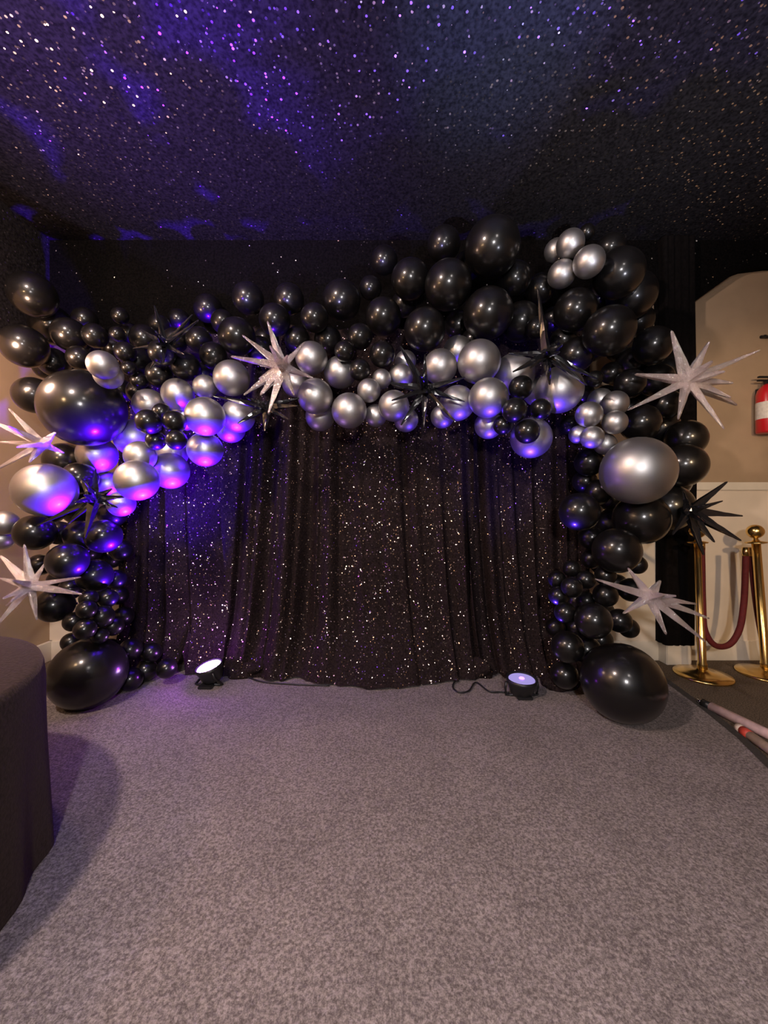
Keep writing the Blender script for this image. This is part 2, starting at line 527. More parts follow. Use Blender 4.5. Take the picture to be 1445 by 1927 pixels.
# ------------------------------------------------------------------ balloons
# picture x, picture y, half-width in picture pixels, first guess of the distance, label
BLACK = [
    # left crown
    (62, 555, 39, 2.85, 'large black balloon at the very top of the left end of the arch'),
    (46, 652, 38, 2.75, 'large black balloon at the left frame edge below the topmost left one'),
    (98, 612, 36, 3.00, 'dim black balloon tucked between the two large top left balloons'),
    (131, 630, 30, 2.80, 'black balloon with a warm rim left of a smaller one, top left'),
    (179, 632, 22, 2.80, 'small black balloon above the silver pair at top left'),
    (150, 674, 22, 2.75, 'small black balloon touching the left side of the silver pair'),
    (101, 682, 26, 2.80, 'black balloon squeezed above the left end of the giant black balloon'),
    (64, 744, 33, 2.75, 'black balloon against the tan wall left of the giant black balloon'),
    (158, 769, 70, 2.62, 'giant black balloon at the left shoulder of the arch'),
    (221, 629, 14, 2.80, 'tiny black balloon right of the small one above the silver pair'),
    (226, 594, 15, 2.95, 'tiny black balloon high above the silver pair, almost lost in the dark'),
    (236, 663, 19, 2.80, 'small black balloon up right of the silver pair at top left'),
    (243, 693, 13, 2.72, 'tiny violet lit black balloon right of the silver pair'),
    (262, 717, 15, 2.80, 'tiny black balloon between giant black balloon and violet silver one'),
    (337, 602, 20, 3.2, 'small black balloon by the upper spike of the dim black star'),
    (392, 581, 26, 3.2, 'black balloon at the back, leftmost of the upper arch row'),
    (467, 562, 29, 2.92, 'black balloon at the back, second of the upper arch row from left'),
    (544, 563, 28, 2.92, 'black balloon at the back above the middle silver star'),
    (446, 633, 34, 2.90, 'black balloon left of the silver star, above the silver row'),
    (517, 602, 29, 2.88, 'black balloon touching the top spike of the middle silver star'),
    (592, 598, 26, 2.88, 'black balloon just above the silver balloon beside the middle star'),
    (643, 565, 36, 2.88, 'round black balloon high over the middle left silver balloons'),
    (697, 542, 21, 2.92, 'small black balloon left of the mid sized one on the rising arch'),
    (721, 596, 34, 2.80, 'black balloon between the little cluster and the rising black mass'),
    (402, 670, 25, 2.92, 'dim black balloon behind the second left silver balloon'),
    (350, 690, 26, 2.98, 'dark black balloon behind the left silver balloons'),
    (300, 705, 24, 3.00, 'dark black balloon behind the violet silver balloon at left'),
    (490, 660, 26, 2.98, 'dark black balloon behind left spikes of the middle silver star'),
    (560, 640, 24, 2.98, 'dark black balloon behind right spikes of the middle silver star'),
    (617, 640, 26, 2.96, 'dark black balloon behind the silver balloon right of the star'),
    (677, 634, 24, 2.70, 'small black balloon, top of the little hanging black cluster'),
    (648, 661, 19, 2.68, 'small black balloon, left one of the little hanging black cluster'),
    (719, 667, 24, 2.66, 'small black balloon, right one of the little hanging black cluster'),
    (677, 696, 20, 2.66, 'small black balloon, bottom of the little hanging black cluster'),
    # rising right part of the arch
    (723, 490, 25, 2.95, 'black balloon at upper left edge of the rising black mass'),
    (835, 460, 31, 2.88, 'black balloon left of the large one at the arch summit'),
    (926, 466, 51, 2.78, 'large black balloon at the summit of the arch'),
    (772, 526, 36, 2.82, 'black balloon left of the large central one below the summit'),
    (843, 537, 44, 2.72, 'large black balloon left below the summit balloon'),
    (968, 525, 31, 2.80, 'black balloon right below the summit balloon'),
    (918, 590, 46, 2.66, 'large black balloon right above the largest central silver one'),
    (799, 620, 39, 2.70, 'black balloon above the spiky black star in the middle'),
    (1016, 544, 27, 2.88, 'black balloon left below the silver trio at the top'),
    (980, 606, 36, 2.90, 'dark black balloon behind the large one above central silver'),
    (862, 612, 26, 2.96, 'dark black balloon in the gap of the rising black mass'),
    (760, 572, 24, 2.98, 'dark black balloon behind the rising black mass'),
    (1104, 437, 14, 2.85, 'tiny black balloon peeping over the silver trio'),
    (1148, 467, 26, 2.80, 'black balloon right of the silver trio at the top'),
    (1164, 515, 44, 2.76, 'large black balloon below right of the silver trio'),
    (1188, 556, 43, 2.82, 'large black balloon beside the tan wall gap near the pilaster top'),
    (1082, 584, 38, 2.68, 'black balloon below the silver trio with a blue glint'),
    (1146, 623, 45, 2.66, 'large black balloon right of the tall spiked black star'),
    (1228, 650, 34, 2.80, 'black balloon left above the large right silver star'),
    (1010, 617, 20, 2.72, 'small black balloon behind the upright spike of the black star'),
    (1151, 702, 20, 2.76, 'small black balloon under the large one right of black star'),
    (1119, 713, 15, 2.66, 'tiny black balloon at the right spike tip of the black star'),
    (1185, 722, 27, 2.72, 'black balloon left of the large right silver star'),
    (1084, 668, 32, 2.95, 'dark black balloon behind the tall spiked black star'),
    (1190, 684, 30, 2.92, 'dark black balloon between the right star and the big black one'),
    (1235, 715, 30, 2.95, 'dark black balloon behind the left spikes of the right star'),
    # little black cluster hung over the silver row, left
    (279, 794, 23, 2.44, 'small black balloon, left of the five cluster over violet silver'),
    (305, 776, 17, 2.48, 'tiny black balloon, top of the five cluster over violet silver'),
    (328, 794, 21, 2.44, 'small black balloon, right of the five cluster over violet silver'),
    (293, 829, 18, 2.44, 'small black balloon, lower left of the five cluster over violet silver'),
    (332, 828, 19, 2.42, 'small black balloon, lower right of the five cluster over violet silver'),
    # little black cluster on the right
    (980, 729, 22, 2.46, 'small matt black balloon, top of the right hanging cluster'),
    (968, 772, 23, 2.44, 'small matt black balloon, left middle of the right hanging cluster'),
    (1017, 770, 20, 2.44, 'small black balloon, right of the right hanging cluster'),
    (946, 800, 18, 2.46, 'tiny black balloon, lower left of the right hanging cluster'),
    (992, 812, 23, 2.40, 'small black balloon, bottom of the right hanging cluster'),
    # left column
    (122, 868, 34, 2.85, 'dark black balloon behind the left big pearl silver balloon'),
    (150, 900, 30, 2.85, 'dark black balloon right of the big pearl silver balloon'),
    (66, 1002, 33, 2.60, 'black balloon below the left big pearl silver balloon'),
    (112, 1003, 22, 2.75, 'small black balloon between two bigger ones under pearl silver balloon'),
    (152, 1008, 28, 2.72, 'black balloon under the dark star in the left column'),
    (195, 1009, 31, 2.66, 'violet lit black balloon at the right side of the left column'),
    (127, 1056, 34, 2.55, 'black balloon above right of the lower left silver star'),
    (178, 1083, 30, 2.68, 'black balloon right below the middle of the left column'),
    (75, 1063, 20, 2.78, 'small black balloon behind the top spikes of lower left star'),
    (103, 1139, 31, 2.62, 'black balloon under the right spikes of lower left star'),
    (133, 1108, 20, 2.78, 'dark black balloon between lower left star and the column'),
    (167, 1126, 16, 2.56, 'small black balloon, top left of the small balls in left column'),
    (203, 1126, 17, 2.56, 'small black balloon, top right of the small balls in left column'),
    (163, 1147, 17, 2.54, 'small violet glinting black balloon amid the left column'),
    (193, 1160, 20, 2.54, 'small black balloon right of the middle of the small balls'),
    (139, 1170, 18, 2.56, 'small black balloon, left edge of the small balls in left column'),
    (160, 1184, 19, 2.52, 'small black balloon over the big bottom left balloon'),
    (188, 1196, 15, 2.52, 'tiny black balloon touching the top of the bottom left balloon'),
    (213, 1178, 18, 2.60, 'small black balloon right edge of left column above tan gap'),
    (134, 1208, 17, 2.58, 'small black balloon left above the bottom left big balloon'),
    (218, 1090, 18, 2.80, 'small dim black balloon against the left curtain edge'),
    (167, 1266, 64, 2.58, 'big black balloon on the floor at bottom left'),
    (246, 1222, 20, 2.86, 'small black balloon right of the big bottom left balloon, upper'),
    (246, 1278, 21, 2.70, 'small black balloon on floor with a warm glint, left'),
    (275, 1262, 20, 2.82, 'small black balloon on the floor, second right of big balloon'),
    (314, 1258, 18, 2.86, 'small black balloon on the floor, nearest the bright spotlight'),
    (285, 1228, 18, 2.96, 'small black balloon against the left curtain foot'),
    # right column
    (1204, 796, 35, 2.70, 'black balloon right of the small silver cluster in right column'),
    (1252, 762, 28, 2.85, 'black balloon under the large right silver star'),
    (1290, 826, 35, 2.80, 'black balloon at the right rim above the oblong dark one'),
    (1285, 876, 40, 2.78, 'black balloon right of the big grey pearl balloon'),
    (1108, 870, 26, 2.98, 'dim black balloon left of the big grey pearl balloon'),
    (1126, 926, 24, 2.80, 'small black balloon under left side of big grey pearl balloon'),
    (1090, 963, 36, 2.62, 'black balloon left below the big grey pearl balloon'),
    (1206, 976, 48, 2.66, 'large black balloon right below the big grey pearl balloon'),
    (1256, 955, 44, 2.80, 'dark black balloon behind the right black star'),
    (1160, 1036, 42, 2.58, 'large black balloon above the lower right silver star'),
    (1199, 1063, 17, 2.70, 'small black balloon at the right of the large one above star'),
    (1076, 1070, 16, 2.66, 'tiny black balloon, topmost by the right curtain edge'),
    (1048, 1090, 16, 2.64, 'tiny black balloon, leftmost on the right curtain'),
    (1076, 1105, 19, 2.60, 'small dull black balloon among the balls on right curtain'),
    (1102, 1091, 17, 2.64, 'tiny black balloon below the small wall gap at right'),
    (1139, 1083, 19, 2.68, 'small black balloon left of the lower right star tip'),
    (1051, 1121, 18, 2.60, 'small black balloon with a blue glint on the right curtain'),
    (1139, 1120, 22, 2.68, 'small black balloon behind the left spike of lower right star'),
    (1064, 1153, 20, 2.56, 'small glossy black balloon left of the larger dull one'),
    (1116, 1168, 33, 2.50, 'dull black balloon above the right floor balloon'),
    (1103, 1130, 17, 2.72, 'small dark black balloon above the dull one at right'),
    (1165, 1168, 22, 2.60, 'small black balloon under the lower right silver star'),
    (1183, 1182, 18, 2.64, 'small black balloon at the white wall under the right star'),
    (1187, 1110, 22, 2.78, 'dark black balloon hidden behind the lower right star'),
    (1068, 1217, 29, 2.56, 'black balloon left above the big right floor balloon'),
    (1103, 1222, 26, 2.66, 'dark black balloon between the dull one and floor balloon'),
    (1170, 1284, 71, 2.40, 'big black balloon on the floor at bottom right'),
    (1062, 1270, 25, 2.72, 'small dark black balloon at the floor left of the big right one'),
]
SILVER = [
    (193, 687, 26, 2.32, 'silver balloon, upper of the pair at top left'),
    (204, 706, 25, 2.43, 'silver balloon with violet base, lower of the pair at top left'),
    (281, 762, 29, 2.74, 'violet topped silver balloon right of the giant black balloon'),
    (335, 742, 29, 2.74, 'silver balloon right of the violet topped one, upper left row'),
    (386, 728, 22, 2.72, 'small silver balloon in the upper left silver row'),
    (436, 712, 33, 2.68, 'round silver balloon left of the middle silver star'),
    (386, 784, 36, 2.60, 'large silver balloon below the small one, left silver row'),
    (448, 783, 31, 2.66, 'silver balloon behind the left black star spikes'),
    (434, 806, 27, 2.78, 'violet bottomed silver balloon below the left black star'),
    (386, 846, 32, 2.66, 'silver balloon glowing violet at the curtain top left'),
    (346, 782, 28, 2.85, 'dim silver balloon behind the five black cluster'),
    (252, 824, 34, 2.72, 'violet lit silver balloon left of the five black cluster'),
    (183, 856, 34, 2.66, 'silver balloon with pinkish left side under the giant black one'),
    (264, 858, 28, 2.66, 'violet lit silver balloon with a hot spot in the glow'),
    (322, 852, 30, 2.74, 'violet lit silver balloon under the five black cluster'),
    (258, 904, 38, 2.56, 'lowest large violet lit silver balloon with a white hot spot'),
    (320, 886, 34, 2.56, 'violet lit silver balloon above the bright spotlight with hot spot'),
    (228, 948, 24, 2.70, 'violet silver balloon at the lower tip of the lit group'),
    (204, 912, 25, 2.78, 'violet silver balloon behind the left column black star'),
    (86, 922, 50, 2.48, 'big pearl silver balloon in the left column'),
    (8, 984, 23, 2.62, 'small silver balloon at the left frame edge, upper one'),
    (4, 1014, 20, 2.66, 'small silver balloon at the left frame edge, lower one'),
    (586, 674, 30, 2.72, 'silver balloon at the right tips of the middle star'),
    (640, 701, 30, 2.68, 'silver balloon left of the little hanging black cluster'),
    (593, 746, 33, 2.60, 'silver balloon under the right tips of the middle star'),
    (602, 784, 27, 2.74, 'violet bottomed silver balloon right of the left black star'),
    (657, 773, 33, 2.60, 'round silver balloon at the row bottom, middle left'),
    (694, 735, 22, 2.64, 'small silver balloon under the little hanging black cluster'),
    (718, 713, 18, 2.66, 'tiny silver balloon right of the little hanging black cluster'),
    (707, 782, 21, 2.66, 'small violet bottomed silver balloon left of middle black star'),
    (741, 764, 29, 2.60, 'silver balloon behind left lower spikes of middle black star'),
    (754, 708, 23, 2.70, 'silver balloon behind left upper spikes of middle black star'),
    (763, 680, 20, 2.84, 'dim silver balloon behind the top spike of middle black star'),
    (828, 690, 32, 2.68, 'silver balloon right of the top spikes of middle black star'),
    (861, 660, 27, 2.86, 'half hidden silver balloon above the largest central silver one'),
    (901, 681, 40, 2.60, 'largest silver balloon in the middle of the arch'),
    (860, 759, 33, 2.62, 'violet bottomed silver balloon right of middle black star'),
    (919, 749, 37, 2.56, 'large silver balloon below the largest central silver one'),
    (919, 800, 26, 2.72, 'violet silver balloon left of the right hanging black cluster'),
    (764, 790, 23, 2.76, 'violet silver balloon behind the lower spikes of middle black star'),
    (832, 784, 22, 2.78, 'dim silver balloon behind right lower spikes of middle black star'),
    (999, 824, 38, 2.64, 'violet silver balloon at the bottom behind the right black cluster'),
    (967, 704, 38, 2.76, 'silver balloon behind the left spikes of tall black star'),
    (1052, 734, 43, 2.64, 'large silver balloon below the tall spiked black star'),
    (1012, 738, 26, 2.78, 'dim silver balloon left of the large one under black star'),
    (556, 722, 25, 2.82, 'dim silver balloon behind the middle silver star'),
    # trio at the top right
    (1073, 459, 25, 2.64, 'silver balloon, top of the trio near the arch summit'),
    (1108, 493, 28, 2.60, 'silver balloon, right one of the trio near the arch summit'),
    (1057, 516, 25, 2.62, 'silver balloon, lower left of the trio near the arch summit'),
    (1046, 472, 21, 2.78, 'dim grey silver balloon behind the trio near the arch summit'),
    # small cluster on the right
    (1108, 780, 24, 2.54, 'small silver balloon, upper left of the right silver cluster'),
    (1157, 760, 24, 2.58, 'small silver balloon, upper right of the right silver cluster'),
    (1129, 753, 22, 2.70, 'small grey silver balloon, back top of the right silver cluster'),
    (1157, 795, 22, 2.52, 'small silver balloon, right middle of the right silver cluster'),
    (1114, 823, 21, 2.48, 'small silver balloon, lower middle of the right silver cluster'),
    (1088, 818, 17, 2.56, 'tiny silver balloon, lower left of the right silver cluster'),
    (1139, 836, 20, 2.58, 'small silver balloon, bottom right of the right silver cluster'),
    (1199, 886, 63, 2.44, 'big grey pearl balloon in the right column'),
]
FILL = [  # extra balloons added so the gaps between the others stay dark
    ('added black balloon darkening a gap inside the left column', 'filler balloons inside the left column',
     [(150, 958, 30), (95, 962, 24), (165, 1036, 24), (208, 1050, 20), (150, 1100, 22), (112, 1092, 20), (186, 1116, 20), (182, 1150, 24),
      (158, 1212, 22), (212, 968, 24), (228, 1035, 20), (142, 905, 28), (222, 1120, 18), (232, 1160, 18), (205, 1220, 18)]),
    ('added black balloon darkening a gap in the upper left arch', 'filler balloons in the upper left crown',
     [(215, 655, 22), (182, 668, 20), (258, 680, 26), (272, 638, 26), (305, 664, 24), (244, 628, 20), (160, 602, 22), (85, 692, 20), (122, 706, 22),
      (226, 735, 22), (262, 738, 22), (375, 640, 24), (420, 606, 22), (322, 722, 18), (330, 640, 22), (300, 612, 20), (380, 705, 22), (500, 640, 22), (420, 690, 20)]),
    ('added black balloon darkening a gap inside the right column', 'filler balloons inside the right column',
     [(1150, 985, 28), (1112, 1012, 22), (1132, 1062, 20), (1086, 1132, 22), (1132, 1150, 22), (1086, 1182, 22), (1045, 1180, 18), (1130, 1204, 22),
      (1160, 1100, 20), (1100, 906, 22), (1262, 905, 34), (1240, 805, 34), (1150, 940, 22), (1090, 1250, 20), (1112, 1052, 18)]),
    ('added black balloon darkening a gap in the upper right arch', 'filler balloons on the upper right',
     [(1215, 738, 24), (1112, 652, 28), (1060, 640, 24), (1042, 600, 22), (1122, 560, 26), (1200, 604, 28), (1216, 690, 22), (1166, 655, 24), (1098, 742, 20),
      (1072, 800, 18), (880, 500, 26), (890, 640, 22), (1140, 745, 20), (1180, 770, 22), (1255, 700, 24)]),
]
FIXED = {(193, 687), (204, 706), (167, 1266), (1170, 1284), (1199, 886), (86, 922), (158, 769)}
B = [list(b) + ['K'] for b in BLACK] + [list(b) + ['S'] for b in SILVER]
ORD = ('first second third fourth fifth sixth seventh eighth ninth tenth eleventh twelfth thirteenth fourteenth '
       'fifteenth sixteenth seventeenth eighteenth nineteenth twentieth').split()
for lb, gr, spots in FILL:
    column = 'column' in gr
    for k, (x, y, r) in enumerate(sorted(spots, key=lambda q: -q[1] if column else q[0])):
        B.append([x, y, r, 3.08, lb + ', ' + ORD[k] + (' from the floor' if column else ' from the left'), 'K', gr])


def ray(px, py):
    return Vector(((px - CX) / F, 1.0, -(py - CY) / F))


# the balloons crowd each other without sinking into one another
rays = [ray(b[0], b[1]) for b in B]
half = [b[2] / F for b in B]
dist = [b[3] for b in B]


def limits(b, h):
    far = 3.30 / (1 + h) if b[1] < 640 else 3.02 / (1 + h)
    if b[0] < 240 or b[0] > 1120:
        far = min(3.28 / (1 + h), 3.2)
    near = 2.2
    if b[1] > 1000:     # stay above the floor
        far = min(far, CAMZ / ((b[1] - CY) / F + h))
    return near, far


lim = [limits(b, h) for b, h in zip(B, half)]
near_pairs = []
for i in range(len(B)):
    for j in range(i):
        d = math.hypot(B[i][0] - B[j][0], B[i][1] - B[j][1])
        if d < 1.35 * (B[i][2] + B[j][2]):
            near_pairs.append((i, j))
for it in range(160):
    moved = 0
    for i, j in near_pairs:
        pi, pj = rays[i] * dist[i], rays[j] * dist[j]
        gap = (pi - pj).length - 0.985 * (half[i] * dist[i] + half[j] * dist[j])
        if gap < 0:
            moved += 1
            s = min(0.03, -gap * 0.5)
            si = 1 if dist[i] > dist[j] else -1
            for k, sg in ((i, si), (j, -si)):
                if (B[k][0], B[k][1]) in FIXED:
                    continue
                dist[k] = min(max(dist[k] + sg * s, lim[k][0]), lim[k][1])
    if not moved:
        break


def balloon_profile():
    prof = [(0, 1.0)]
    for k in range(1, 20):
        a = math.pi * k / 20
        r, z = math.sin(a), math.cos(a)
        if z < 0:
            r *= 1 - 0.10 * z * z
            z *= 1.06
        prof.append((r, z))
    prof += [(0.075, -1.075), (0.045, -1.12), (0.05, -1.15), (0.085, -1.19), (0.07, -1.20), (0.0, -1.17)]
    return prof


ME_K = lathe_mesh('black_balloon', balloon_profile(), M_BLACK, 36)
ME_S = lathe_mesh('silver_balloon', balloon_profile(), M_SILVER, 36)
rb = random.Random(11)
for b, r, h, d in zip(B, rays, half, dist):
    black = b[5] == 'K'
    o = obj('black_balloon' if black else 'silver_balloon', ME_K if black else ME_S)
    p = r * d
    o.location = (p.x, p.y, CAMZ + p.z)
    R = h * d
    o.scale = (R, R, R)
    # knot tucked back into the arch
    n = Vector((rb.uniform(-0.5, 0.5), -1.0, rb.uniform(-0.5, 0.5)))
    o.rotation_euler = n.to_track_quat('Z', 'Y').to_euler()
    tag(o, b[4], 'balloon', b[6] if len(b) > 6 else 'black balloons of the arch' if black else 'silver balloons of the arch')

# ------------------------------------------------------------------ star-burst balloons
def spike_mesh(name, mat, seed):
    """A pinched foil cone, one long, with creased flanks."""
    rg = random.Random(seed)
    bm = bmesh.new()
    seg, n = 8, 9
    rings = []
    for i in range(n):
        t = i / (n - 1)
        R = (1 - t) * 0.82 + 0.18
        rings.append([bm.verts.new((R * (1 + (0.22 if k % 2 else -0.24) + rg.uniform(-0.14, 0.14)) * math.cos(2 * math.pi * k / seg),
                                    R * (1 + (0.22 if k % 2 else -0.24) + rg.uniform(-0.14, 0.14)) * math.sin(2 * math.pi * k / seg), t))
                      for k in range(seg)])
    for a, b in zip(rings, rings[1:]):
        for k in range(seg):
            l = (k + 1) % seg
            bm.faces.new((a[k], a[l], b[l], b[k]))
    tip = bm.verts.new((0, 0, 1.03))
    for k in range(seg):
        bm.faces.new((rings[-1][k], rings[-1][(k + 1) % seg], tip))
    return bm_mesh(name, bm, mat)


def core_mesh(name, mat):
    bm = bmesh.new()
    bmesh.ops.create_icosphere(bm, subdivisions=2, radius=1.0)
    rg = random.Random(4)
    for v in bm.verts:
        v.co *= rg.uniform(0.88, 1.08)
    return bm_mesh(name, bm, mat)


SPK = [spike_mesh('silver_spike', M_FOIL, s) for s in range(3)]
SPB = [spike_mesh('black_spike', M_BFOIL, s) for s in range(3)]
CORE_S, CORE_B = core_mesh('silver_core', M_FOIL), core_mesh('black_core', M_BFOIL)


def star(label, c, Y, tips, silver=True, base=0.036, extra=3, seed=1):
    rg = random.Random(seed)
    C = at(c[0], c[1], Y)
    root = thing('silver_starburst' if silver else 'black_starburst', label, 'star balloon', C,
                 'silver star balloons on the arch' if silver else 'black star balloons on the arch')
    core = obj('core', CORE_S if silver else CORE_B, root)
    core.scale = (base * 1.15,) * 3
    vs = []
    for k, (x, y) in enumerate(tips):
        v = at(x, y, Y) - C
        v.y = rg.uniform(-0.10, 0.06)
        vs.append(v)
    for k in range(extra):
        v = Vector((rg.uniform(-0.5, 0.5), -1.0, rg.uniform(-0.5, 0.5))).normalized() * rg.uniform(0.14, 0.2)
        vs.append(v)
    for k, v in enumerate(vs):
        s = obj('spike', (SPK if silver else SPB)[k % 3], root)
        L = v.length
        rbk = base * rg.uniform(0.62, 0.85)
        s.rotation_mode = 'QUATERNION'
        s.rotation_quaternion = v.to_track_quat('Z', 'Y')
        s.scale = (rbk, rbk, L)
    return root


star('silver foil starburst in the middle of the arch, left of centre', (532, 690), 2.38,
     [(499, 598), (570, 637), (468, 645), (447, 682), (485, 709), (458, 741), (490, 742), (510, 780), (553, 743), (588, 711)], True, 0.040, 3, 2)
star('large silver foil starburst at the right beside the tan wall', (1293, 716), 2.45,
     [(1250, 633), (1330, 646), (1416, 665), (1196, 705), (1183, 771), (1256, 794), (1336, 812), (1394, 759), (1358, 753), (1361, 727)], True, 0.044, 3, 3)
star('violet tinted silver foil starburst on the left above the pearl balloon', (80, 835), 2.42,
     [(0, 795), (42, 777), (5, 834), (8, 890), (80, 873), (106, 829), (108, 850), (97, 812)], True, 0.034, 3, 4)
star('lower left silver foil starburst over the draped table', (58, 1102), 2.38,
     [(46, 1026), (-4, 1047), (-6, 1090), (138, 1089), (148, 1119), (-2, 1143), (15, 1177), (76, 1163), (71, 1062)], True, 0.036, 3, 5)
star('lower right silver foil starburst above the big floor balloon', (1222, 1122), 2.42,
     [(1187, 1071), (1127, 1092), (1169, 1152), (1240, 1187), (1300, 1196), (1311, 1137), (1326, 1161), (1247, 1094)], True, 0.042, 2, 6)
star('black foil starburst in the middle over the silver balloons', (800, 733), 2.46,
     [(753, 659), (797, 677), (735, 721), (737, 761), (755, 800), (796, 806), (851, 799), (872, 757), (868, 720)], False, 0.036, 3, 7)
star('tall spiked black foil starburst right of centre under black balloons', (1028, 668), 2.40,
     [(1005, 557), (963, 659), (958, 708), (1036, 722), (1090, 733), (1112, 718), (1058, 632), (990, 700)], False, 0.036, 3, 8)
star('black foil starburst in the shadow left of the middle silver star', (502, 766), 2.42,
     [(406, 748), (453, 799), (565, 770), (559, 746), (550, 796), (500, 812), (520, 735)], False, 0.034, 2, 9)
star('black foil starburst against the violet lit silver balloons at left', (178, 938), 2.36,
     [(74, 988), (136, 985), (212, 920), (195, 886), (233, 934), (214, 955), (150, 900), (178, 1010)], False, 0.034, 3, 10)
star('black foil starburst sticking out to the right over the wainscot', (1296, 962), 2.55,
     [(1360, 908), (1356, 943), (1408, 971), (1386, 1016), (1339, 1019), (1322, 1043), (1270, 925), (1262, 1005)], False, 0.040, 2, 11)
star('dim black foil starburst high on the left in the dark', (312, 650), 2.55,
     [(364, 597), (264, 620), (250, 655), (319, 690), (386, 617), (352, 672), (300, 585), (278, 690)], False, 0.030, 2, 12)

# ------------------------------------------------------------------ floor spotlights
def par_light(label, loc, normal, R, lens_mat, led=False):
    root = thing('floor_spotlight', label, 'spotlight', (loc[0], loc[1], 0), 'floor spotlights at the curtain foot')
    n = Vector(normal).normalized()
    q = n.to_track_quat('Z', 'Y').to_matrix().to_4x4()
    M = Matrix.Translation((0, 0, loc[2])) @ q
    obj('housing', lathe_mesh('housing', [(0, -0.11), (R * 0.7, -0.11), (R * 0.78, -0.10), (R * 1.06, -0.02), (R * 1.12, 0.008), (R * 1.02, 0.008), (R, -0.004), (0, -0.004)],
                              M_DARKP, 28, M), root)
    lens = obj('lens', lathe_mesh('lens', [(0, 0.004), (R * 0.5, 0.003), (R * 0.93, 0.0), (R * 0.93, -0.003)], lens_mat, 28, M), root)
    lens['label'] = 'glowing lens'
    if led:
        obj('led', lathe_mesh('led', [(0, 0.012), (R * 0.16, 0.010), (R * 0.2, 0.005)], M_LED, 16, M), lens)['label'] = 'small violet light point'
    pts = [M @ Vector((-R * 1.15, 0, -0.02)), M @ Vector((-R * 1.2, 0, -0.06)), Vector((-R * 1.15, 0.0, 0.02)), Vector((-R * 0.9, -0.01, 0.024)),
           Vector((R * 0.9, -0.01, 0.024)), Vector((R * 1.15, 0.0, 0.02)), M @ Vector((R * 1.2, 0, -0.06)), M @ Vector((R * 1.15, 0, -0.02))]
    obj('bracket', tube_mesh('bracket', pts, 0.009, M_DARKP, 8), root)
    obj('foot', box_mesh('foot', (-R * 0.55, -0.075, 0.015), (R * 0.55, 0.06, 0.035), M_DARKP, 0.004), root)
    return root


PL = Vector((-1.30, 2.86, 0.155))
par_light('bright violet floor spotlight at the foot of the left curtain', PL, (-0.22, -0.16, 1), 0.088, M_LENS)
lamp('violet_spot_beam', 'SPOT', PL + Vector((-0.01, -0.01, 0.03)), 3400, VIOLET, 0.06, (-1.68, 2.60, 1.6), 66, 0.8)
lamp('violet_spot_spill', 'POINT', PL + Vector((-0.02, -0.02, 0.06)), 6, (0.45, 0.05, 1.0), 0.04)
PR = Vector((0.965, 2.70, 0.13))
par_light('dim lavender floor spotlight at the foot of the right curtain', PR, (0.0, -0.05, 1), 0.095, M_LENS2, True)
lamp('violet_spot_beam', 'SPOT', PR + Vector((0, 0, 0.03)), 280, (0.10, 0.03, 1.0), 0.05, (0.95, 2.62, 1.7), 60, 0.9)

# crumpled cloth pooling at the curtain foot
def bunch(label, px, py, w, d, h, seed):
    rg = random.Random(seed)
    c = on_floor(px, py, 0.02)
    bm = bmesh.new()
    bmesh.ops.create_icosphere(bm, subdivisions=4, radius=1.0)
    ps = [(Vector((rg.uniform(-1, 1), rg.uniform(-1, 1), rg.uniform(-1, 1))).normalized(), rg.uniform(3, 9), rg.uniform(0, 6)) for _ in range(9)]
    for v in bm.verts:
        n = v.co.normalized()
        k = 1 + sum(0.07 * math.sin(f * n.dot(p) + q) for p, f, q in ps)
        v.co = Vector((n.x * w * k, n.y * d * k, max(-0.35, n.z * k) * h))
    return tag(obj('cloth_bunch', bm_mesh('cloth_bunch', bm, M_SEQUIN, True), None, (c.x, c.y, 0.014 + 0.35 * h)), label, 'cloth', 'cloth pooled at the curtain foot')


bunch('crumpled black sequin cloth on the carpet right of the bright spotlight', 470, 1268, 0.17, 0.08, 0.08, 1)
bunch('crumpled black sequin cloth between the looped cable and the curtain split', 896, 1270, 0.13, 0.08, 0.10, 2)
bunch('crumpled black cloth on the carpet left of the big right floor balloon', 1050, 1292, 0.13, 0.08, 0.08, 3)

# cables
tag(obj('power_cable', tube_mesh('power_cable', spline([on_floor(900, 1262, 0.03) , on_floor(868, 1272, 0.025), on_floor(852, 1290, 0.025), on_floor(862, 1302, 0.025),
     on_floor(882, 1300, 0.025), on_floor(895, 1284, 0.025), on_floor(915, 1298, 0.025), on_floor(925, 1302, 0.025), on_floor(940, 1302, 0.025), on_floor(958, 1303, 0.025)], 8), 0.006, M_DARKP, 8)),
    'thin black cable looping on the carpet beside the lavender spotlight', 'cable')
tag(obj('power_cable', tube_mesh('power_cable', spline([on_floor(420, 1272, 0.024), on_floor(445, 1268, 0.022), on_floor(470, 1276, 0.022), on_floor(500, 1284, 0.022),
     on_floor(560, 1288, 0.022), on_floor(620, 1290, 0.022)], 8), 0.006, M_DARKP, 8)),
    'thin black cable running right from the bright violet spotlight', 'cable')

